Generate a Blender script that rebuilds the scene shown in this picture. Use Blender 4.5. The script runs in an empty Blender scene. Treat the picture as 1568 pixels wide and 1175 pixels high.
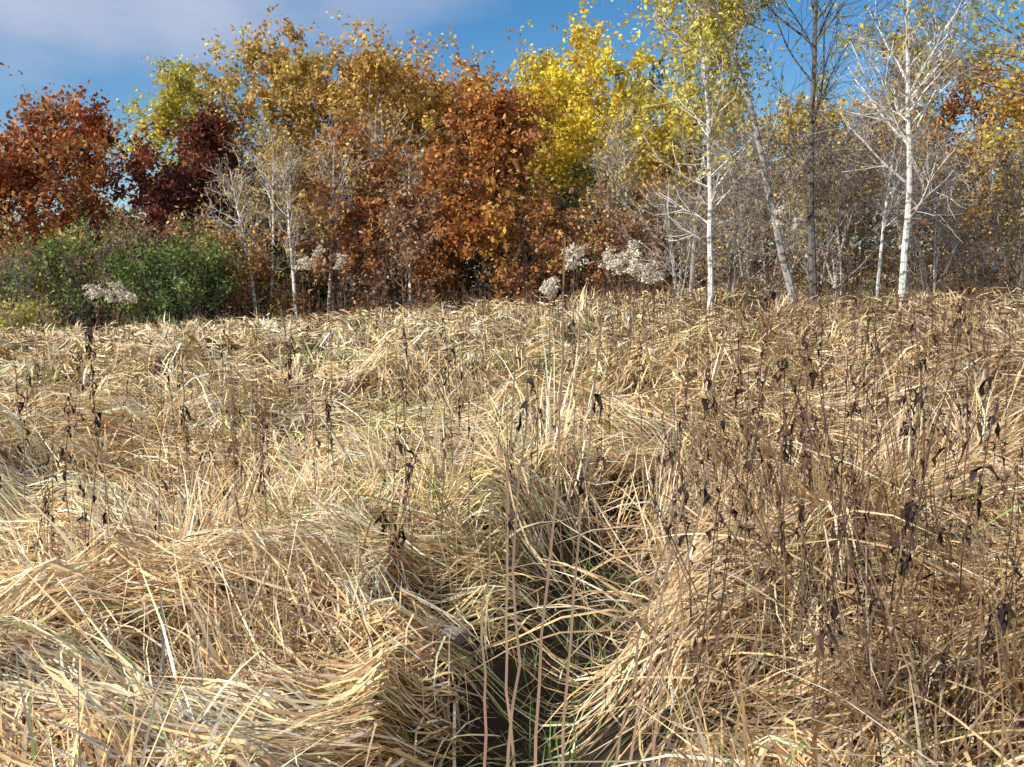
import bpy, math, numpy as np
from mathutils import Vector
rng = np.random.default_rng(7)
R = np.radians

# ------------------------------------------------------------------ noise / terrain
_lat = np.random.default_rng(3).random((256, 256))
def vnoise(x, y):
    x = np.asarray(x, float); y = np.asarray(y, float)
    xi = np.floor(x).astype(int); yi = np.floor(y).astype(int)
    fx = x - xi; fy = y - yi
    fx = fx*fx*(3-2*fx); fy = fy*fy*(3-2*fy)
    a = _lat[xi % 256, yi % 256]; b = _lat[(xi+1) % 256, yi % 256]
    c = _lat[xi % 256, (yi+1) % 256]; d = _lat[(xi+1) % 256, (yi+1) % 256]
    return (a*(1-fx)+b*fx)*(1-fy)+(c*(1-fx)+d*fx)*fy

def path_dist(x, y):
    return np.abs(x-(0.02+0.20*(y-2.5)+0.06*np.sin(y*3.1)))
def H(x, y):
    x = np.asarray(x, float); y = np.asarray(y, float)
    yy = np.clip(y, 0, 55)
    z = 0.078*np.tanh(x/40.0)*40*(yy/42.0) + 0.14*np.clip(yy/42, 0, 1)
    near = np.exp(-np.maximum(np.hypot(x, y)-30, 0)/15)
    z = z + near*(0.34*(vnoise(x*0.45+9, y*0.45+4)-0.5) + 0.16*(vnoise(x*1.3+31, y*1.3+7)-0.5))
    z = z + 1.5*(vnoise(x*0.02+5, y*0.02+8)-0.5)*np.clip((np.hypot(x, y)-40)/60, 0, 1)
    w = np.exp(-(path_dist(x, y)/0.36)**2)*np.clip((6.3-y)/2, 0, 1)
    return z - 0.22*w
PITS=[(1.12,9.2,0.55),(-0.50,5.0,0.28),(2.9,9.5,0.6),(-2.0,9.0,0.4),(0.95,5.2,0.4),(-1.7,4.1,0.22),(1.9,6.6,0.4),(0.95,3.3,0.30),(1.5,3.6,0.30),(-1.2,3.2,0.15),(-0.8,3.9,0.14),(0.8,2.6,0.25),(-3.2,6.5,0.3),(1.5,2.7,0.22),(0.6,7.2,0.35)]
def mat_h(x, y):
    wx = x+0.5*vnoise(x*1.3+70, y*1.3); wy = y+0.5*vnoise(x*1.3, y*1.3+90)
    a = vnoise(wx*1.15+50, wy*1.15+20); b = 1-np.abs(2*vnoise(wx*1.9+5, wy*1.9+60)-1); c = vnoise(wx*4+15, wy*4+6)
    m = 0.02+0.42*np.clip(a-0.15, 0, 1)+0.26*b*a+0.16*c
    w = np.exp(-(path_dist(x, y)/(0.27+0.16*vnoise(y*2.3+4,x*0.5)))**2)*np.clip((6.0-y)/1.4, 0, 1)
    m = m*(1-0.94*w)
    for (px,py,pr) in PITS: m = m*(1-0.92*np.exp(-((x-px)**2+(y-py)**2)/pr**2))
    return m

# ------------------------------------------------------------------ mesh builder
class MB:
    def __init__(s): s.v=[]; s.f=[]; s.c=[]; s.m=[]; s.n=0
    def add(s, v, f, c, m=0):
        s.v.append(v.reshape(-1,3)); s.f.append(f.reshape(-1,4)+s.n); s.c.append(c.reshape(-1,3))
        s.m.append(np.full(f.reshape(-1,4).shape[0], m)); s.n += v.reshape(-1,3).shape[0]
    def obj(s, name, mats, smooth=False):
        v=np.concatenate(s.v).astype(np.float32); f=np.concatenate(s.f).astype(np.int32)
        c=np.concatenate(s.c); m=np.concatenate(s.m).astype(np.int32)
        me=bpy.data.meshes.new(name)
        me.vertices.add(len(v)); me.vertices.foreach_set("co", v.ravel())
        me.loops.add(f.size); me.loops.foreach_set("vertex_index", f.ravel())
        me.polygons.add(len(f)); me.polygons.foreach_set("loop_start", np.arange(0,f.size,4,dtype=np.int32))
        me.polygons.foreach_set("material_index", m)
        me.polygons.foreach_set("use_smooth", np.full(len(f), smooth))
        a=me.attributes.new("tint",'FLOAT_COLOR','POINT')
        cc=np.ones((len(v),4),np.float32); cc[:,:3]=np.clip(c,0,0.9); a.data.foreach_set("color", cc.ravel())
        for x in mats: me.materials.append(x)
        me.update(calc_edges=True)
        o=bpy.data.objects.new(name, me); bpy.context.scene.collection.objects.link(o); return o
    def strips(s, P, W, S, C, m=0):
        N,K,_=P.shape
        off=S*W[...,None]*0.5
        V=np.stack([P-off,P+off],2)
        i=np.arange(N)[:,None]*K*2+np.arange(K-1)[None]*2
        F=np.stack([i,i+1,i+3,i+2],-1)
        if C.ndim==2: C=np.repeat(C[:,None],K,1)
        s.add(V,F,np.repeat(C[:,:,None],2,2),m)
    def tubes(s, P, Rr, sides, C, m=0):
        N,K,_=P.shape
        T=np.gradient(P,axis=1); T/=np.linalg.norm(T,axis=2,keepdims=True)+1e-9
        avg=T.mean(1); ref=np.where((np.abs(avg[:,2])>0.8)[:,None],np.array([[1,0,0.]]),np.array([[0,0,1.]]))
        U=np.cross(T,ref[:,None]); U/=np.linalg.norm(U,axis=2,keepdims=True)+1e-9
        Vv=np.cross(T,U)
        a=np.arange(sides)/sides*2*np.pi
        V=P[:,:,None]+(U[:,:,None]*np.cos(a)[None,None,:,None]+Vv[:,:,None]*np.sin(a)[None,None,:,None])*Rr[:,:,None,None]
        base=(np.arange(N)[:,None,None]*K+np.arange(K-1)[None,:,None])*sides
        j=np.arange(sides)[None,None]; j2=(j+1)%sides
        F=np.stack([base+j,base+j2,base+sides+j2,base+sides+j],-1)
        if C.ndim==2: C=np.repeat(C[:,None],K,1)
        s.add(V,F,np.repeat(C[:,:,None],sides,2),m)
    def leaves(s, c, size, C, m=0, aspect=0.6, up=0.0):
        N=len(c); u=rng.normal(size=(N,3)); u/=np.linalg.norm(u,axis=1,keepdims=True)
        w=rng.normal(size=(N,3)); w[:,2]+=up
        v=np.cross(u,w); v/=np.linalg.norm(v,axis=1,keepdims=True)+1e-9
        sz=np.asarray(size).reshape(-1,1)
        V=np.stack([c+u*sz,c+v*sz*aspect,c-u*sz,c-v*sz*aspect],1)
        F=np.arange(N*4).reshape(N,4)
        s.add(V,F,np.repeat(C[:,None],4,1),m)

# ------------------------------------------------------------------ materials
def mat_tint(name, transl=0.0, gloss=0.0, rough=0.45, noise=None):
    m=bpy.data.materials.new(name); m.use_nodes=True; nt=m.node_tree; n=nt.nodes; l=nt.links
    n.remove(n['Principled BSDF']); out=n['Material Output']
    at=n.new('ShaderNodeAttribute'); at.attribute_name='tint'
    col=at.outputs['Color']; b=n.new('ShaderNodeBsdfDiffuse')
    if noise:
        tc=n.new('ShaderNodeTexCoord'); nz=n.new('ShaderNodeTexNoise'); nz.inputs['Scale'].default_value=noise; nz.inputs['Detail'].default_value=4
        mp=n.new('ShaderNodeMapping'); mp.inputs['Scale'].default_value=(1,1,1.6)
        l.new(tc.outputs['Object'],mp.inputs[0]); l.new(mp.outputs[0],nz.inputs['Vector'])
        mr=n.new('ShaderNodeMapRange'); mr.inputs['From Min'].default_value=0.36; mr.inputs['From Max'].default_value=0.50
        mr.inputs['To Min'].default_value=0.30; mr.inputs['To Max'].default_value=1.2
        l.new(nz.outputs['Fac'],mr.inputs['Value'])
        vm=n.new('ShaderNodeVectorMath'); vm.operation='SCALE'
        l.new(col,vm.inputs[0]); l.new(mr.outputs['Result'],vm.inputs['Scale']); col=vm.outputs['Vector']
    l.new(col,b.inputs['Color']); last=b.outputs[0]
    if transl>0:
        t=n.new('ShaderNodeBsdfTranslucent'); l.new(col,t.inputs['Color'])
        mx=n.new('ShaderNodeMixShader'); mx.inputs[0].default_value=transl
        l.new(last,mx.inputs[1]); l.new(t.outputs[0],mx.inputs[2]); last=mx.outputs[0]
    if gloss>0:
        g=n.new('ShaderNodeBsdfGlossy'); g.inputs['Roughness'].default_value=rough; g.inputs['Color'].default_value=(1,0.90,0.74,1)
        mx=n.new('ShaderNodeMixShader'); mx.inputs[0].default_value=gloss
        l.new(last,mx.inputs[1]); l.new(g.outputs[0],mx.inputs[2]); last=mx.outputs[0]
    l.new(last,out.inputs['Surface'])
    return m
M_grass=mat_tint('dry_grass',0.0,0.10,0.36)
M_leaf=mat_tint('autumn_leaf',0.25)
M_bark=mat_tint('bark',0.0,noise=5.0)
M_weed=mat_tint('dead_weed')

# ------------------------------------------------------------------ ground
def ground():
    f=np.arange(-28,28.01,0.2); fy=np.arange(-3,52.01,0.2)
    xs=np.concatenate([-28-np.geomspace(1,900,26)[::-1],f,28+np.geomspace(1,900,26)])
    ys=np.concatenate([-3-np.geomspace(1,900,20)[::-1],fy,52+np.geomspace(1,1200,28)])
    X,Y=np.meshgrid(xs,ys,indexing='ij'); Z=H(X,Y)
    V=np.stack([X,Y,Z],-1); nx,ny=len(xs),len(ys)
    i=(np.arange(nx-1)[:,None]*ny+np.arange(ny-1)[None])
    F=np.stack([i,i+ny,i+ny+1,i+1],-1)
    m=bpy.data.materials.new('thatch_soil'); m.use_nodes=True; nt=m.node_tree; n=nt.nodes; l=nt.links
    b=n['Principled BSDF']; tc=n.new('ShaderNodeTexCoord')
    nz=n.new('ShaderNodeTexNoise'); nz.inputs['Scale'].default_value=3; nz.inputs['Detail'].default_value=10; nz.inputs['Roughness'].default_value=0.75
    l.new(tc.outputs['Object'],nz.inputs['Vector'])
    cr=n.new('ShaderNodeValToRGB'); cr.color_ramp.elements[0].position=0.3; cr.color_ramp.elements[0].color=(0.018,0.013,0.008,1)
    cr.color_ramp.elements[1].position=0.75; cr.color_ramp.elements[1].color=(0.075,0.05,0.026,1)
    l.new(nz.outputs['Fac'],cr.inputs[0]); l.new(cr.outputs[0],b.inputs['Base Color']); b.inputs['Roughness'].default_value=0.95
    bp=n.new('ShaderNodeBump'); bp.inputs['Distance'].default_value=0.05; l.new(nz.outputs['Fac'],bp.inputs['Height']); l.new(bp.outputs[0],b.inputs['Normal'])
    mb=MB(); mb.add(V,F,np.full((nx*ny,3),0.1)); mb.obj('ground',[m],True)
ground()

# ------------------------------------------------------------------ meadow grass
PAL=np.array([[0.90,0.69,0.40],[0.88,0.60,0.28],[0.70,0.43,0.19],[0.32,0.155,0.075],[0.62,0.47,0.31],[0.90,0.81,0.60]])
def grass():
    mb=MB()
    greens=[(-0.95,8.0,0.6),(0.55,13.0,1.0),(0.05,2.9,0.28),(1.15,9.3,0.45),(-2.5,14,0.8),(0.2,3.6,0.22),(0.5,5.0,0.3)]
    def colour(x,y,N,cl):
        prob=np.array([0.28,0.28,0.14,0.09,0.04,0.17])
        idx=rng.choice(6,size=N,p=prob); C=PAL[idx].copy()
        C=C*0.7+PAL[cl]*0.3
        C*=rng.normal(1.02,0.24,(N,1)).clip(0.3,1.4)
        C*=(0.84+0.32*vnoise(x*0.7+33,y*0.5+12))[:,None]
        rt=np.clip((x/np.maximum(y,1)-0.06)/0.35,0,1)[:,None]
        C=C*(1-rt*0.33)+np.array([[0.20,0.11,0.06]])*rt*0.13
        g=np.zeros(N)
        for gx,gy,gr in greens: g=np.maximum(g,0.55*np.exp(-((x-gx)**2+(y-gy)**2)/gr**2))
        g=np.maximum(g,0.025+0.12*(vnoise(x*0.6+77,y*0.6)>0.70))
        isg=rng.random(N)<g
        C[isg]=np.array([0.30,0.36,0.09])*rng.uniform(0.5,1.4,(isg.sum(),1))
        return C
    def blades(x,y,z0,head,L,p0,p1,w,C,K,pw=1.0,drape=None,lay=None,rollk=0.6):
        N=len(x); t=np.linspace(0,1,K)[None]
        ph=p0[:,None]+(p1-p0)[:,None]*t**pw
        hd=head[:,None]+rng.normal(0,0.4,(N,1))*t+rng.normal(0,0.06,(N,K)).cumsum(1)
        st=L[:,None]/(K-1)
        dx=np.cos(ph)*np.cos(hd)*st; dy=np.cos(ph)*np.sin(hd)*st; dz=np.sin(ph)*st
        X=x[:,None]+np.concatenate([np.zeros((N,1)),dx[:,:-1].cumsum(1)],1)
        Y=y[:,None]+np.concatenate([np.zeros((N,1)),dy[:,:-1].cumsum(1)],1)
        Z=z0[:,None]+np.concatenate([np.zeros((N,1)),dz[:,:-1].cumsum(1)],1)
        if lay is not None:
            Z=H(X,Y)+mat_h(X,Y)*lay[:,None]+(Z-z0[:,None])*0.5
            Z=np.maximum(Z,H(X,Y)+0.01)
        else:
            fl=H(X,Y)+mat_h(X,Y)*(drape if drape is not None else 0.7)+rng.random((N,1))*0.06
            Z[:,2:]=np.maximum(Z,fl)[:,2:]
        P=np.stack([X,Y,Z],-1)
        roll=rng.normal(0,rollk,(N,1))+rng.normal(0,0.5,(N,1))*t
        S=np.stack([-np.sin(hd)*np.cos(roll),np.cos(hd)*np.cos(roll),np.sin(roll)],-1)
        W=w[:,None]*np.clip(1.25*(1-t)**0.6,0.06,1)*np.clip(0.6+t*1.5,0,1)
        k=~((path_dist(X[:,-1],Y[:,-1])<0.27)&(Y[:,-1]<5.2)&(rng.random(N)<0.82))
        # shade painted into the tint: blade bases and low, decayed thatch darkened for contrast
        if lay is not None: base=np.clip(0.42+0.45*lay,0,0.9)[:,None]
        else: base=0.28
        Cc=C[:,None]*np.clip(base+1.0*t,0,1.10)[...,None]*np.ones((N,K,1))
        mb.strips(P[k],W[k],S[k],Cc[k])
    def rt(N,r0,r1):
        r=np.exp(rng.uniform(np.log(r0),np.log(r1),N)); a=rng.uniform(-R(38),R(38),N)
        return r*np.sin(a),r*np.cos(a),r
    def flow(x,y):
        return np.pi*1.08+(vnoise(x*0.35+3,y*0.35+11)-0.5)*5.0+(vnoise(x*1.2,y*1.2+40)-0.5)*3.2
    for (r0,r1,Tn,nb,K) in ((1.75,9,1400,32,6),(9,50,1600,24,4)):
        tx,ty,tr=rt(Tn,r0,r1)
        keep=((path_dist(tx,ty)>0.32)|(ty>5.3))&(mat_h(tx,ty)+rng.normal(0,0.04,Tn)>0.19)
        tx,ty,tr=tx[keep],ty[keep],tr[keep]; Tn=len(tx)
        tcl=rng.choice(6,size=Tn,p=[0.27,0.29,0.16,0.10,0.04,0.14]); th=flow(tx,ty)+rng.normal(0,0.55,Tn)
        right=np.clip((tx/ty-0.0)/0.3,0,1); near=np.clip((3.6-tr)/1.6,0,1)
        upr=(rng.random(Tn)<0.20)*R(18)
        tl=rng.uniform(0.40,0.95,Tn)*(0.8+0.4*vnoise(tx*0.8,ty*0.8+9))*(1-0.3*near*(1-right)); tp=rng.normal(R(46),R(14),Tn)+R(12)*right-R(16)*near*(1-right)+upr; tb=rng.normal(R(90),R(26),Tn)
        i=np.repeat(np.arange(Tn),nb); N=len(i)
        lod=np.maximum(1,tr[i]/6)
        sp=rng.normal(0,0.055,(N,2))*np.clip(lod,1,3)[:,None]
        x=tx[i]+sp[:,0]; y=ty[i]+sp[:,1]
        head=th[i]+rng.normal(0,0.33,N); L=tl[i]*rng.uniform(0.5,1.2,N)
        p0=tp[i]+rng.normal(0,R(10),N); p1=p0-tb[i]*rng.uniform(0.6,1.4,N)
        w=(0.007+0.009*rng.random(N)**2)*lod
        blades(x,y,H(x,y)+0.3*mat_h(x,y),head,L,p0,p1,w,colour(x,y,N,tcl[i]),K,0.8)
    for (r0,r1,N,K) in ((1.5,9,60000,6),(9,50,42000,4)):
        x,y,r=rt(N,r0,r1); lod=np.maximum(1,r/6)
        m=mat_h(x,y); k=rng.random(N)<np.clip((m-0.08)/0.14,0.06,1); x,y,r,lod=x[k],y[k],r[k],lod[k]; N=len(x)
        L=rng.uniform(0.25,0.68,N); head=flow(x,y)+rng.normal(0,0.45,N)
        p0=rng.normal(R(14),R(13),N); p1=p0-rng.uniform(R(10),R(55),N)
        w=(0.0065+0.008*rng.random(N)**1.5)*lod
        cl=np.clip((vnoise(x*1.5+8,y*1.5)*6).astype(int),0,5); cl=np.where((cl==3)&(rng.random(N)<.6),1,cl)
        lay=np.where(rng.random(N)<0.66,rng.uniform(0.8,1.12,N),rng.uniform(0.2,0.8,N))
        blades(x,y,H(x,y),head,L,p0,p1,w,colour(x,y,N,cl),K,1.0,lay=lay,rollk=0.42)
    N=3400; x,y,r=rt(N,3.0,48)
    L=rng.uniform(0.6,1.0,N); lod=np.maximum(1,r/7)
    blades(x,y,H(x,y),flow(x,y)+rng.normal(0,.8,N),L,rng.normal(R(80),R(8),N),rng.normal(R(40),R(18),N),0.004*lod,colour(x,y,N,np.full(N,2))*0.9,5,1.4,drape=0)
    mb.obj('meadow_grass',[M_grass])
    mb=MB()
    N=70; x=rng.uniform(0.75,1.9,N); y=rng.uniform(1.9,3.8,N)
    C=np.array([[0.90,0.66,0.32]])*rng.uniform(0.7,1.1,(N,1))
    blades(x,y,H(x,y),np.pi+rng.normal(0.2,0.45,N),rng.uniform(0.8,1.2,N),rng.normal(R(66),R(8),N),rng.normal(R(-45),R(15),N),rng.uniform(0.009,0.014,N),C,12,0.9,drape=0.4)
    mb.obj('broad_blade_grass',[M_grass])
    mb=MB()
    N=340; y=rng.uniform(2.1,5.2,N); x=0.02+0.20*(y-2.5)+rng.normal(0,0.18,N)
    C=np.array([[0.12,0.21,0.04]])*rng.uniform(0.6,1.5,(N,1))
    t=np.linspace(0,1,5)[None]; a=rng.uniform(0,6.28,N)[:,None]; L=rng.uniform(0.10,0.28,N)[:,None]
    P=np.stack([x[:,None]+np.cos(a)*L*t**1.5*0.6,y[:,None]+np.sin(a)*L*t**1.5*0.6,H(x,y)[:,None]+L*t*(1-0.35*t)],-1)
    S=np.stack([-np.sin(a)+0*t,np.cos(a)+0*t,0*t+0*a],-1)
    mb.strips(P,0.008*(1.1-t)*np.ones((N,1)),S,C); mb.obj('green_grass',[M_grass])
grass()

# ------------------------------------------------------------------ weeds
def stalks(mb, x, y, h, lean, leafn, lod, stemC, leafC, leafsize=0.05, K=7, rad=0.003, az=None, hi=0.35):
    N=len(x); t=np.linspace(0,1,K)[None]
    if az is None: az=rng.uniform(0,2*np.pi,N)
    b=lean
    wig=rng.normal(0,0.007,(N,K,2)).cumsum(1)
    X=x[:,None]+np.cos(az)[:,None]*b[:,None]*t**1.4*h[:,None]+wig[...,0]
    Y=y[:,None]+np.sin(az)[:,None]*b[:,None]*t**1.4*h[:,None]+wig[...,1]
    Z=H(x,y)[:,None]+t*h[:,None]
    P=np.stack([X,Y,Z],-1); Rr=(rad*lod)[:,None]*(1.15-0.65*t)
    mb.tubes(P,Rr,3,stemC[:,None]*(1.2-0.6*t[...,None]))
    n=leafn; i=np.repeat(np.arange(N),n); M=len(i)
    cen=rng.uniform(hi,1.0,(N,3))
    tt=np.clip(cen[i,rng.integers(0,3,M)]+rng.normal(0,0.06,M),0.2,1.0); k=tt*(K-1); k0=np.minimum(k.astype(int),K-2); fr=(k-k0)[:,None]
    B=P[i,k0]*(1-fr)+P[i,k0+1]*fr
    a=rng.uniform(0,2*np.pi,M); L=leafsize*rng.uniform(0.4,1.4,M)*np.sqrt(lod[i])
    kk=np.linspace(0,1,5)[None]
    out=np.sin(kk*2.0)*0.40*L[:,None]*rng.uniform(0.3,1.5,(M,1)); dn=-(kk**1.2)*L[:,None]*rng.uniform(0.5,1.1,(M,1))+0.12*L[:,None]*np.sin(kk*3.1)
    LP=np.stack([B[:,None,0]+np.cos(a)[:,None]*out,B[:,None,1]+np.sin(a)[:,None]*out,B[:,None,2]+dn],-1)
    LP[:,1:]+=rng.normal(0,0.07,(M,4,3))*L[:,None,None]
    tw=a[:,None]+np.pi/2+kk*rng.normal(0,3.0,(M,1))
    S=np.stack([np.cos(tw),np.sin(tw),0.5*np.sin(tw*2)],-1)
    W=L[:,None]*0.30*np.array([[0.2,0.9,0.75,0.8,0.1]])*rng.uniform(0.5,1.3,(M,5))
    mb.strips(LP,W,S,leafC[i]*rng.uniform(0.6,1.4,(M,1)))
    return P
def pal(base,N,v=0.2): return np.array([base])*rng.normal(1,v,(N,1)).clip(0.5,1.6)
def weeds():
    mb=MB()
    N=480; r=np.exp(rng.uniform(np.log(2.4),np.log(14),N)); b=rng.uniform(0.13,0.78,N)**0.85
    x=r*b; y=r; ok=path_dist(x,y)>0.35; x,y,r=x[ok],y[ok],r[ok]; N=len(x)
    stalks(mb,x,y,rng.uniform(0.5,1.4,N),np.abs(rng.normal(0,0.26,N)),7,np.maximum(1,r/8),pal((0.27,0.175,0.12),N,0.4),pal((0.08,0.048,0.035),N,0.3),0.046)
    N=2100; y=rng.uniform(10,43,N); b=rng.uniform(-0.15,0.72,N); keep=rng.random(N)<np.clip((b+0.10)/0.5,0.05,0.9); y=y[keep]; b=b[keep]; N=len(y); x=y*b
    stalks(mb,x,y,rng.uniform(0.7,1.4,N),np.abs(rng.normal(0,0.12,N)),7,np.maximum(1,y/10),pal((0.20,0.13,0.09),N),pal((0.15,0.09,0.06),N),0.05)
    N=340; y=np.exp(rng.uniform(np.log(4.0),np.log(42),N)); x=y*rng.uniform(-0.72,0.14,N)
    stalks(mb,x,y,rng.uniform(0.7,1.3,N),np.abs(rng.normal(0,0.12,N)),8,np.maximum(1,y/10),pal((0.18,0.11,0.075),N),pal((0.07,0.045,0.038),N),0.048)
    mb.obj('dead_goldenrod_patch',[M_weed])
    mb=MB(); N=2200; x=rng.uniform(-34,34,N); y=40.5+rng.normal(0,1.5,N)
    stalks(mb,x,y,rng.uniform(0.6,1.4,N)*(0.8+0.5*vnoise(x*.5,y*.5)),np.abs(rng.normal(0,0.25,N)),8,np.full(N,4.0),pal((0.17,0.11,0.08),N),pal((0.17,0.09,0.06),N),0.07)
    mb.obj('field_edge_brambles',[M_weed])
    fg=[(-0.03,2.35,1.40,0.05,2),(0.05,2.45,1.74,0.05,2),(0.12,2.6,1.60,0.09,3),(0.30,2.6,1.52,0.17,3),(0.42,2.85,1.47,0.20,3),(0.0,3.1,1.48,0.03,3),(-0.09,2.6,1.1,0.03,1),(0.20,2.45,1.05,0.14,1),
        (-2.12,5.0,1.38,0.03,34),(-1.64,7.0,1.40,0.05,30),(-0.37,6.0,1.38,0.03,20),(-2.4,5.1,1.0,0.05,24),(-0.48,4.4,0.60,0.5,26),(-0.30,5.2,1.2,0.05,5),(-0.62,4.5,0.55,0.6,22),
        (0.66,3.4,1.2,0.1,12),(0.98,3.6,1.35,0.08,14),(1.2,4.2,1.42,0.1,14),(1.45,3.1,1.25,0.12,20),(1.6,3.7,1.45,0.1,20),(0.8,4.6,1.40,0.08,12),(1.9,4.3,1.5,0.08,18),(2.2,4.6,1.55,0.1,18),(1.15,2.9,1.0,0.15,22),(-2.9,5.6,1.15,0.05,18),(0.9,6.5,1.5,0.06,14),(-3.4,7.4,1.05,0.05,18),
        (0.45,7.0,1.45,0.05,16),(0.15,5.6,1.2,0.06,10),(-1.1,5.9,0.95,0.08,16),(1.4,5.6,1.55,0.05,14),(-1.9,5.6,1.15,0.06,14),(1.35,2.8,0.9,0.2,24),(1.75,5.2,1.6,0.06,14),(1.1,4.9,1.5,0.05,12),(2.5,5.5,1.6,0.05,14),(-2.6,8.5,1.3,0.05,20),(-0.9,8.6,1.45,0.04,18)]
    for (x0,y0,zt,l,n) in fg:
        mb=MB(); o=np.array([1.0]); h=zt-float(H(x0,y0))
        c=(0.44,0.30,0.21) if n<6 else (0.21,0.135,0.09)
        stalks(mb,np.array([x0]),np.array([y0]),np.array([h]),np.array([l]),n,o,np.array([c]),np.array([[0.05,0.036,0.032]]),0.060,K=14,rad=0.005 if n<6 else 0.0042,az=np.array([rng.normal(0,0.4)]) if n<6 else None,hi=0.6)
        mb.obj('goldenrod_stalk',[M_weed])
    for (bx,d,zt,nn,wd) in ((0.065,12,2.12,2,0.1),(0.125,12,2.02,3,0.22),(0.135,13,1.80,3,0.15),(0.10,12.5,1.90,2,0.2),(0.035,14,1.65,2,0.2),(-0.415,17,1.45,6,0.4),(-0.19,20,2.15,5,0.35),(0.285,21,3.1,3,0.3),(0.50,20,3.0,4,0.7)):
        mb=MB(); N=nn; x=bx*d+rng.normal(0,wd,N); y=d+rng.normal(0,0.3,N); hh=(zt-H(x,y))*rng.uniform(0.86,1.0,N)
        P=stalks(mb,x,y,hh,np.abs(rng.normal(0,0.05,N)),10,np.full(N,1.7),pal((0.22,0.15,0.10),N),pal((0.2,0.13,0.09),N),0.06)
        nb=10; j=np.repeat(np.arange(N),nb); a=rng.uniform(0,6.28,len(j)); hz=rng.uniform(-0.16,0.04,len(j)); ln=rng.uniform(0.07,0.17,len(j))
        i=np.repeat(np.arange(len(j)),40); q=rng.random(len(i))
        c=P[j[i],-1]+np.stack([np.cos(a[i])*ln[i]*q,np.sin(a[i])*ln[i]*q,hz[i]+0.05*np.sin(q*2.6)],-1)+rng.normal(0,0.018,(len(i),3))
        mb.leaves(c,rng.uniform(0.010,0.023,len(i)),pal((0.74,0.65,0.52),len(i)),0)
        mb.obj('seed_head_weed',[M_weed])
weeds()

# ------------------------------------------------------------------ stones
def stone(x,y,s):
    import bmesh
    bm=bmesh.new(); bmesh.ops.create_icosphere(bm,subdivisions=4,radius=1)
    q=np.random.default_rng(int(s*1e4)); d=q.normal(size=(9,3)); d/=np.linalg.norm(d,axis=1,keepdims=True)
    for v in bm.verts:
        p=np.array(v.co)
        for dd in d:
            pr=p@dd
            if pr>0.72: p=p-dd*(pr-0.72)*0.9
        v.co=Vector((p[0]*s*1.3,p[1]*s,p[2]*s*0.8))
    me=bpy.data.meshes.new('stone'); bm.to_mesh(me); bm.free()
    o=bpy.data.objects.new('stone',me); o.location=(x,y,float(H(x,y))+float(mat_h(x,y))*0.95+s*0.6); bpy.context.scene.collection.objects.link(o)
    m=bpy.data.materials.new('rock'); m.use_nodes=True; n=m.node_tree.nodes; nz=n.new('ShaderNodeTexNoise'); nz.inputs['Scale'].default_value=30; nz.inputs['Detail'].default_value=8
    cr=n.new('ShaderNodeValToRGB'); cr.color_ramp.elements[0].color=(0.12,0.10,0.08,1); cr.color_ramp.elements[1].color=(0.40,0.36,0.30,1); cr.color_ramp.elements[0].position=0.35; cr.color_ramp.elements[1].position=0.65
    m.node_tree.links.new(nz.outputs[0],cr.inputs[0]); m.node_tree.links.new(cr.outputs[0],n['Principled BSDF'].inputs['Base Color']); n['Principled BSDF'].inputs['Roughness'].default_value=0.9
    me.materials.append(m)
stone(-0.23,3.6,0.05); stone(-0.32,3.8,0.04)

# ------------------------------------------------------------------ trees
def norm(a): return a/(np.linalg.norm(a,axis=-1,keepdims=True)+1e-9)
def grow(P0,D,L,K,wig,up):
    N=len(P0); P=np.zeros((N,K,3)); P[:,0]=P0; d=norm(D)
    for k in range(1,K):
        d=norm(d+rng.normal(0,wig,(N,3))+np.array([0,0,up])); P[:,k]=P[:,k-1]+d*(L/(K-1))[:,None]
    return P
def sample(P,Rr,i,t):
    K=P.shape[1]; k=t*(K-1); k0=np.minimum(k.astype(int),K-2); f=(k-k0)
    B=P[i,k0]*(1-f)[:,None]+P[i,k0+1]*f[:,None]; T=norm(P[i,k0+1]-P[i,k0]); r=Rr[i,k0]*(1-f)+Rr[i,k0+1]*f
    return B,T,r
def branch(P,Rr,n,t0,t1,ang,Lf,K,wig,up,rk=0.55):
    N=len(P); i=np.repeat(np.arange(N),n); t=rng.uniform(t0,t1,len(i))
    B,T,r=sample(P,Rr,i,t); q=norm(np.cross(T,norm(rng.normal(size=T.shape))))
    a=ang(t) if callable(ang) else rng.normal(ang,0.18,len(i))
    D=T*np.cos(a)[:,None]+q*np.sin(a)[:,None]
    L=Lf(t,i); C=grow(B,D,L,K,wig,up)
    rr=np.minimum(r*rk,0.012*L+0.004)[:,None]*np.linspace(1,0.3,K)[None]
    return C,rr,i
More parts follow.
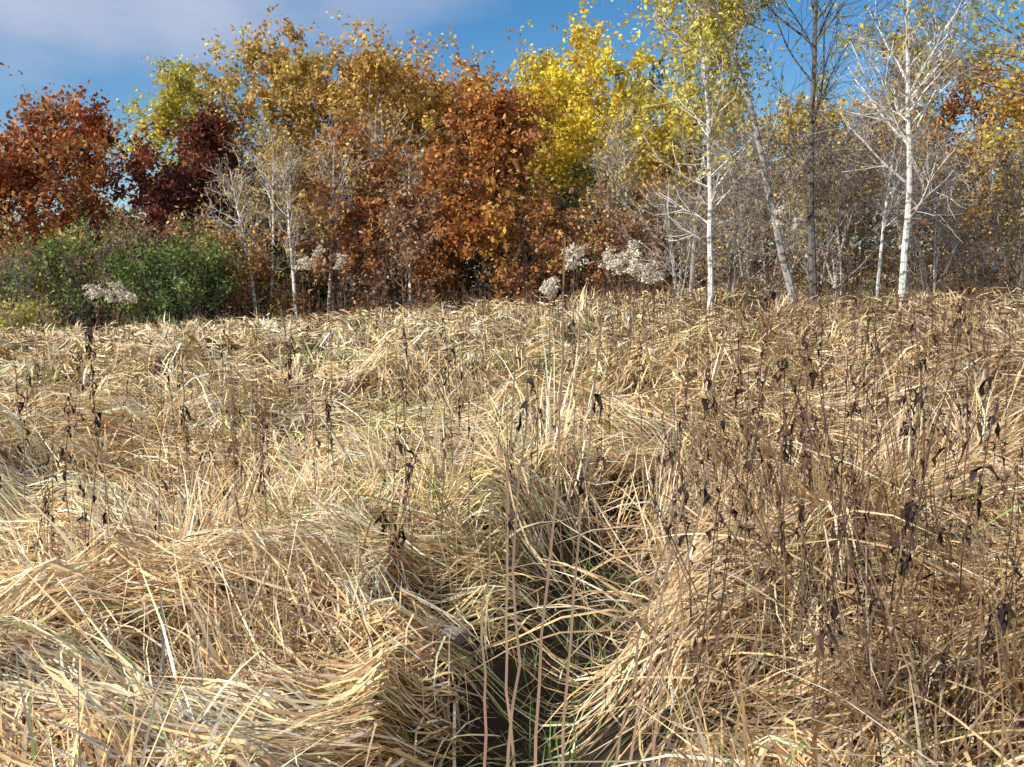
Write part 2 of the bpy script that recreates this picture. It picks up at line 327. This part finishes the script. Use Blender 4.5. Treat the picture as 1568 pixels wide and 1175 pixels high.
def tree(name,x,y,h,cr,leafpal,nleaf,bark=(0.2,0.17,0.14),cb=0.25,stems=1,spread=0.06,lsz=0.14,nl=28,ns=6,nt=5,trunk_r=None,lean=(0,0),twig_min=0.011,upb=0.06,wig=0.03,topleaf=0.0,tg=None,clump=1.9,la=76,seed=None):
    global rng
    if seed is not None: rng=np.random.default_rng(seed)
    mb=MB(); z=float(H(x,y))-0.1
    S=stems; P0=np.array([[x,y,z]])+np.c_[rng.normal(0,0.12*(S>1),(S,2)),np.zeros(S)]
    D=np.c_[rng.normal(0,spread,(S,2))*(0.3 if S==1 else 1)+np.array([lean]),np.ones(S)]
    hh=np.full(S,h+0.1)*(1 if S==1 else rng.uniform(0.75,1.05,S))
    P=grow(P0,D,hh*0.96,14,wig,0.02)
    tr=trunk_r or h*0.0115
    Rt=tr*(1-0.85*np.linspace(0,1,14)[None]**0.9)*np.ones((S,1)); Rt[:,0]*=1.3
    mb.tubes(P,Rt,7,pal(bark,S,0.05))
    def Ll(t,i):
        f=np.clip((t-cb)/(1-cb),0,1)
        return cr*np.sqrt(np.clip(1-(1.5*f-0.6)**2,0.04,1))*rng.uniform(0.7,1.25,len(t))*1.1
    A=lambda t: R(la)-R(la*0.47)*np.clip((t-cb)/(1-cb),0,1)+rng.normal(0,0.15,len(t))
    P1,R1,_=branch(P,Rt,max(2,nl//S),cb,0.97,A,Ll,7,0.10,upb)
    R1=np.maximum(R1,twig_min); mb.tubes(P1,R1,4,pal(bark,len(P1),0.1))
    l1=np.linalg.norm(P1[:,-1]-P1[:,0],axis=1)
    P2,R2,i2=branch(P1,R1,ns,0.15,1.0,0.8,lambda t,i: l1[i]*rng.uniform(0.3,0.6,len(i))+0.2,5,0.14,0.05)
    R2=np.maximum(R2,twig_min*0.75); mb.tubes(P2,R2,3,pal(bark,len(P2),0.12)*0.95)
    l2=np.linalg.norm(P2[:,-1]-P2[:,0],axis=1)
    P3,R3,i3=branch(P2,R2,nt,0.15,1.0,0.75,lambda t,i: l2[i]*rng.uniform(0.4,0.75,len(i))+0.12,4,0.16,0.04)
    R3=np.maximum(R3,twig_min*0.5)
    if nleaf<3000: mb.tubes(P3,R3,3,pal(tg or bark,len(P3),0.15)*0.9)
    if nleaf>0:
        w=rng.gamma(clump,1.0,len(P2)); zz=(P3[:,0,2]-z)/h
        ww=w[i3]*(np.clip(zz-topleaf,0.02,1) if topleaf else 1.0); ww/=ww.sum()
        i=rng.choice(len(P3),size=nleaf,p=ww); t=rng.random(nleaf)
        c,_,_=sample(P3,R3,i,t); c=c+rng.normal(0,0.14,(nleaf,3))
        lp=np.array(leafpal); b2=rng.integers(0,len(lp),len(P1))
        which=np.where(rng.random(nleaf)<0.6,b2[i2[i3[i]]],rng.integers(0,len(lp),nleaf))
        C=lp[which]*rng.normal(1,0.2,(nleaf,1)).clip(0.5,1.6)*(rng.normal(1,0.18,len(P2)).clip(.55,1.4)[i3[i]])[:,None]
        mb.leaves(c,lsz*rng.uniform(0.5,1.15,nleaf),C,1,0.62,0.6)
    return mb.obj(name,[M_bark,M_leaf])
CAMZ=1.65
_k=[100]
def T(name,b,d,e,w,palette,nleaf,**k):
    x=b*d; base=float(H(x,d)); h=CAMZ+e*d-base
    if d>38: h=h*(0.75 if e>0.22 else (0.78 if e>0.105 else 0.92))
    if nleaf>=3000: nleaf=int(nleaf*1.45)
    _k[0]+=1; k.setdefault('seed',_k[0])
    return tree(name,x,d,h,w*d*0.5,palette,nleaf,**k)
RED=[(0.42,0.13,0.055),(0.50,0.175,0.07),(0.33,0.10,0.05),(0.48,0.25,0.09)]
RUST=[(0.56,0.25,0.075),(0.46,0.19,0.07),(0.64,0.36,0.10),(0.38,0.17,0.08)]
MAR=[(0.22,0.07,0.05),(0.29,0.105,0.06),(0.16,0.06,0.05)]
GOLD=[(0.76,0.51,0.12),(0.66,0.43,0.11),(0.58,0.43,0.14),(0.58,0.37,0.13)]
YEL=[(0.89,0.66,0.08),(0.84,0.58,0.07),(0.90,0.72,0.15),(0.74,0.58,0.11)]
YGR=[(0.60,0.52,0.09),(0.68,0.57,0.11),(0.46,0.44,0.09),(0.72,0.59,0.12)]
OLV=[(0.62,0.45,0.14),(0.70,0.50,0.15),(0.48,0.39,0.14),(0.64,0.41,0.16)]
BRN=[(0.38,0.235,0.15),(0.44,0.285,0.18),(0.30,0.175,0.115)]
GRN=[(0.13,0.20,0.055),(0.19,0.26,0.08),(0.09,0.15,0.045),(0.28,0.31,0.10)]
DG=[(0.045,0.065,0.03),(0.065,0.085,0.035),(0.09,0.085,0.045)]
MIX=[BRN[1],OLV[3],RUST[1],OLV[1]]
W=(0.76,0.73,0.67); G=(0.36,0.33,0.30); DK=(0.14,0.12,0.10)
T('aspen_tree',-0.55,56,0.165,0.09,GOLD,3000,bark=G)
T('red_oak_tree',-0.515,46,0.145,0.13,RED,8000,cb=0.08,bark=DK)
T('red_oak_tree',-0.435,47,0.190,0.155,RED,12500,cb=0.08,bark=DK,nl=38)
T('aspen_tree',-0.345,52,0.275,0.095,YGR,6500,cb=0.35,bark=W)
T('maple_tree',-0.360,45,0.145,0.08,MAR,5000,cb=0.08,bark=DK)
T('maple_tree',-0.300,47,0.205,0.080,MAR,6000,cb=0.12,bark=DK)
T('cottonwood_tree',-0.25,50,0.272,0.165,OLV,15000,cb=0.12,bark=G,nl=40)
T('aspen_tree',-0.195,54,0.265,0.13,GOLD,9500,cb=0.15,bark=G,nl=34)
T('aspen_tree',-0.145,50,0.270,0.15,[GOLD[0],GOLD[3],OLV[3],GOLD[1]],13500,cb=0.12,bark=W,nl=40)
T('rust_oak_tree',-0.155,43,0.190,0.10,[RUST[0],BRN[1],RUST[1],RUST[3]],5500,cb=0.1,bark=DK)
T('oak_tree',-0.07,53,0.275,0.12,[RUST[2],GOLD[1],GOLD[0],RUST[0]],10500,cb=0.15,bark=DK,nl=34)
T('rust_oak_tree',-0.030,42,0.218,0.135,RUST,14500,cb=0.06,bark=DK,nl=40)
T('aspen_tree',0.012,54,0.275,0.12,[YEL[3],YGR[1],GOLD[2]],10000,cb=0.2,bark=G)
T('yellow_poplar_tree',0.085,49,0.268,0.16,YEL,16000,cb=0.12,bark=G,nl=42)
T('yellow_poplar_tree',0.050,51,0.235,0.10,YEL,6500,cb=0.2,bark=G)
T('oak_tree',0.130,57,0.250,0.09,[DG[2],OLV[0],OLV[2]],6000,cb=0.2,bark=DK)
T('aspen_tree',-0.10,57,0.260,0.12,OLV,8000,cb=0.2,bark=G)
T('rust_oak_tree',0.155,50,0.17,0.10,[RUST[0],GOLD[1],OLV[0]],5500,cb=0.08,bark=DK)
T('oak_tree',0.20,55,0.218,0.12,OLV,7500,cb=0.1,bark=DK)
T('oak_tree',0.28,56,0.19,0.12,[GOLD[2],OLV[0],YGR[0]],6500,cb=0.1,bark=DK)
T('red_oak_tree',0.45,50,0.275,0.15,[RUST[0],MAR[1],OLV[0],RUST[2]],9500,cb=0.1,bark=DK)
T('oak_tree',0.55,48,0.27,0.15,[OLV[0],YGR[0],RUST[2]],9500,cb=0.1,bark=DK)
T('oak_tree',0.36,54,0.20,0.13,[OLV[2],OLV[1],BRN[0]],6500,cb=0.1,bark=DK)
T('oak_tree',-0.62,48,0.16,0.14,RUST,7000,cb=0.12,bark=DK)
T('oak_tree',0.67,48,0.24,0.14,OLV,7000,cb=0.12,bark=DK)
for b,d,e,w,n in ((-0.265,40.5,0.16,0.055,300),(-0.222,40,0.17,0.06,400),(-0.25,42,0.20,0.07,900),(-0.105,41,0.17,0.06,500),(-0.13,43,0.23,0.08,1200),(-0.19,41.5,0.20,0.08,1000),(0.005,43,0.17,0.05,500),(0.10,42,0.17,0.06,500),(0.12,44,0.21,0.06,500)):
    T('birch_tree',b,d,e,w,OLV,n,bark=W,cb=0.3,trunk_r=0.09,nl=22,ns=5,nt=4,lsz=0.10,tg=(0.42,0.37,0.34),la=55)
for b,d,e,w,p,n in ((-0.37,43,0.05,0.07,BRN,2200),(-0.31,41.5,0.06,0.08,MIX,2400),(-0.26,41.5,0.06,0.08,MIX,2400),(-0.17,41,0.08,0.09,[RUST[1],RUST[0],BRN[1]],2900),(-0.11,40.5,0.06,0.08,BRN,2400),(-0.07,41,0.09,0.09,[BRN[1],RUST[1],RUST[3]],2900),(0.03,41,0.09,0.09,[BRN[1],RUST[1]],2900),(0.015,39.5,0.05,0.07,RUST,2200),(0.09,41,0.07,0.09,MIX,2800),(0.075,44,0.10,0.09,[GRN[2],DG[1],OLV[2]],2900),(0.13,40,0.05,0.07,BRN,2000),(-0.01,43,0.06,0.08,DG,2600),(-0.22,43.5,0.06,0.08,DG,2200),(-0.42,45,0.06,0.09,RUST,2800),(0.16,43,0.10,0.08,MIX,2600)):
    T('oak_sapling',b,d,e,w,p,n,cb=0.06,bark=(0.22,0.19,0.17),nl=20,ns=4,nt=4,stems=2,spread=0.15,lsz=0.105)
for b,d,e,w,n,p in ((-0.325,39,0.030,0.085,4800,GRN),(-0.365,39.5,0.035,0.075,3700,GRN),(-0.44,40,0.035,0.10,3700,[GRN[0],GRN[3],OLV[2],GRN[1]]),(-0.49,40,0.025,0.08,2900,[GRN[3],OLV[2],GRN[0]]),(-0.41,41,0.055,0.08,2400,[OLV[2],BRN[1],GRN[3]]),(-0.55,38,0.015,0.08,2400,[OLV[2],GRN[3]]),(-0.50,34,-0.055,0.05,1500,[YGR[0],OLV[1]])):
    T('green_shrub',b,d,e,w,p,n,cb=0.03,bark=G,stems=6,spread=0.35,nl=30,ns=5,nt=4,lsz=0.085,trunk_r=0.03)
T('poplar_tree',0.205,27,0.36,0.14,YGR,4600,bark=W,cb=0.2,trunk_r=0.09,nl=38,lsz=0.08,topleaf=0.38,wig=0.03,tg=(0.45,0.40,0.36),la=58,upb=0.02)
tree('poplar_tree',0.298*26,26,12.5,2.0,YGR,900,bark=(0.38,0.35,0.32),cb=0.22,trunk_r=0.12,nl=24,lsz=0.075,lean=(-0.34,0.0),topleaf=0.45,wig=0.035,tg=(0.3,0.26,0.23),la=50,seed=501)
tree('poplar_tree',0.310*26.3,26.3,12.8,2.1,YGR,450,bark=(0.17,0.15,0.13),cb=0.28,trunk_r=0.12,nl=28,lsz=0.075,lean=(0.0,0.0),topleaf=0.5,wig=0.03,tg=(0.2,0.17,0.15),la=48,seed=502)
T('poplar_tree',0.40,25,0.42,0.17,YGR,1700,bark=W,cb=0.22,trunk_r=0.10,nl=32,lsz=0.08,topleaf=0.48,wig=0.03,tg=(0.5,0.46,0.42),la=55)
T('poplar_tree',0.375,28,0.28,0.09,YGR,400,bark=W,cb=0.2,trunk_r=0.055,nl=20,lsz=0.08,topleaf=0.4,tg=(0.4,0.36,0.33),la=50)
T('poplar_tree',0.57,24,0.44,0.34,YGR,10000,bark=G,cb=0.4,trunk_r=0.11,nl=44,lsz=0.085,topleaf=0.42)
T('poplar_tree',0.185,38,0.29,0.10,[YGR[0],YGR[2],OLV[1]],4000,bark=G,cb=0.35,trunk_r=0.10,nl=30,lsz=0.10,topleaf=0.35,la=60)
for b,d,e,w in ((0.17,33,0.08,0.10),(0.225,31,0.09,0.11),(0.27,32,0.10,0.11),(0.335,31,0.14,0.12),(0.31,36,0.12,0.12),(0.43,30,0.12,0.12),(0.48,32,0.10,0.12),(0.52,29,0.12,0.12),(0.41,35,0.15,0.12),(0.24,37,0.12,0.12),(0.58,32,0.12,0.12),(0.35,33,0.13,0.1)):
    T('bare_thicket_tree',b,d,e,w,[BRN[1],OLV[1]],300 if rng.random()<.5 else 1400,bark=(0.52,0.49,0.45) if rng.random()<.6 else (0.24,0.21,0.18),cb=0.12,stems=4,spread=0.14,nl=28,ns=5,nt=4,lsz=0.08,trunk_r=0.045,upb=0.1,tg=(0.36,0.31,0.28),la=55)
def mass():
    global rng
    rng=np.random.default_rng(77)
    mb=MB(); N=46000
    x=rng.uniform(-62,70,N); y=rng.uniform(54,66,N)
    top=4.5+4.0*vnoise(x*0.22+4,y*0.05)+1.5*vnoise(x*0.9,y*.3)
    z=H(x,y)+top*rng.random(N)**0.8
    P=np.array([BRN[0],DG[1],OLV[2],OLV[0],RUST[3],MAR[1]]); k=(vnoise(x*0.35,z*0.5+y*.2)*6).astype(int)%6
    k=np.where(rng.random(N)<0.4,rng.integers(0,6,N),k)
    mb.leaves(np.stack([x,y,z],-1),rng.uniform(0.14,0.3,N),P[k]*rng.normal(0.7,0.18,(N,1)).clip(0.3,1.3),1)
    n=140; X=rng.uniform(-60,66,n); Y=rng.uniform(52,64,n); hh=rng.uniform(5,9,n)
    PP=grow(np.stack([X,Y,H(X,Y)],-1),np.c_[rng.normal(0,.05,(n,2)),np.ones(n)],hh,8,0.04,0.02)
    mb.tubes(PP,0.1*(1-0.7*np.linspace(0,1,8))[None]*np.ones((n,1)),5,pal((0.25,0.22,0.19),n,0.4))
    mb.obj('distant_woodland',[M_bark,M_leaf])
    mb=MB(); N=28000; x=rng.uniform(-40,42,N); y=rng.uniform(41.5,50,N)
    z=H(x,y)+(0.6+2.2*vnoise(x*0.6+30,y*.4))*rng.random(N)
    P=np.array([BRN[0],BRN[1],DG[2],RUST[3],OLV[2]]); k=(vnoise(x*0.8,y*.5+60)*5).astype(int)%5
    mb.leaves(np.stack([x,y,z],-1),rng.uniform(0.07,0.14,N),P[k]*rng.normal(0.7,0.2,(N,1)).clip(0.3,1.4),1)
    mb.obj('woodland_undergrowth',[M_bark,M_leaf])
mass()

# ------------------------------------------------------------------ light, sky, camera
s=Vector((-0.72,-0.44,0.58)).normalized()
sun=bpy.data.lights.new('sun','SUN'); sun.energy=5.0; sun.angle=R(0.5); sun.color=(1.0,0.95,0.85)
so=bpy.data.objects.new('sun',sun); so.rotation_euler=(-s).to_track_quat('-Z','Y').to_euler(); bpy.context.scene.collection.objects.link(so)
w=bpy.data.worlds.new("World"); bpy.context.scene.world=w; w.use_nodes=True; nt=w.node_tree; n=nt.nodes; l=nt.links
bg=n['Background']; sky=n.new('ShaderNodeTexSky'); sky.sky_type='NISHITA'; sky.sun_disc=False
sky.sun_elevation=math.asin(s.z); sky.sun_rotation=math.atan2(s.x,s.y); sky.air_density=1.0; sky.dust_density=0.05; sky.ozone_density=3.5
hs=n.new('ShaderNodeHueSaturation'); hs.inputs['Saturation'].default_value=1.3; hs.inputs['Value'].default_value=1.15; l.new(sky.outputs[0],hs.inputs['Color'])
tc=n.new('ShaderNodeTexCoord'); mp=n.new('ShaderNodeMapping'); mp.inputs['Scale'].default_value=(1.0,1.0,2.6); mp.inputs['Rotation'].default_value=(0,R(20),0)
nz=n.new('ShaderNodeTexNoise'); nz.inputs['Scale'].default_value=2.6; nz.inputs['Detail'].default_value=8; nz.inputs['Roughness'].default_value=0.52
l.new(tc.outputs['Generated'],mp.inputs[0]); l.new(mp.outputs[0],nz.inputs['Vector'])
sep=n.new('ShaderNodeSeparateXYZ'); l.new(tc.outputs['Generated'],sep.inputs[0])
m1=n.new('ShaderNodeMath'); m1.operation='MULTIPLY_ADD'; l.new(sep.outputs['X'],m1.inputs[0]); m1.inputs[1].default_value=-1.2; m1.inputs[2].default_value=-1.76
m2=n.new('ShaderNodeMath'); m2.operation='MULTIPLY_ADD'; l.new(sep.outputs['Z'],m2.inputs[0]); m2.inputs[1].default_value=3.8; l.new(m1.outputs[0],m2.inputs[2])
m3=n.new('ShaderNodeMath'); m3.operation='MULTIPLY_ADD'; l.new(nz.outputs['Fac'],m3.inputs[0]); m3.inputs[1].default_value=1.5; l.new(m2.outputs[0],m3.inputs[2])
mr=n.new('ShaderNodeMapRange'); mr.interpolation_type='SMOOTHSTEP'; mr.inputs['From Min'].default_value=-0.05; mr.inputs['From Max'].default_value=0.65; mr.inputs['To Max'].default_value=0.85
l.new(m3.outputs[0],mr.inputs['Value'])
mx=n.new('ShaderNodeMix'); mx.data_type='RGBA'; l.new(mr.outputs['Result'],mx.inputs['Factor'])
l.new(hs.outputs[0],mx.inputs['A']); mx.inputs['B'].default_value=(6.0,6.2,7.5,1)
l.new(mx.outputs['Result'],bg.inputs['Color']); bg.inputs['Strength'].default_value=0.105

cam=bpy.data.cameras.new('camera'); cam.lens=34; cam.sensor_width=36; cam.clip_end=3000; cam.clip_start=0.05
co=bpy.data.objects.new('camera',cam); co.location=(0,0,CAMZ); co.rotation_euler=(R(90-6.45),0,0)
bpy.context.scene.collection.objects.link(co); bpy.context.scene.camera=co
sc=bpy.context.scene; sc.view_settings.view_transform='Standard'; sc.view_settings.look='None'; sc.view_settings.exposure=0
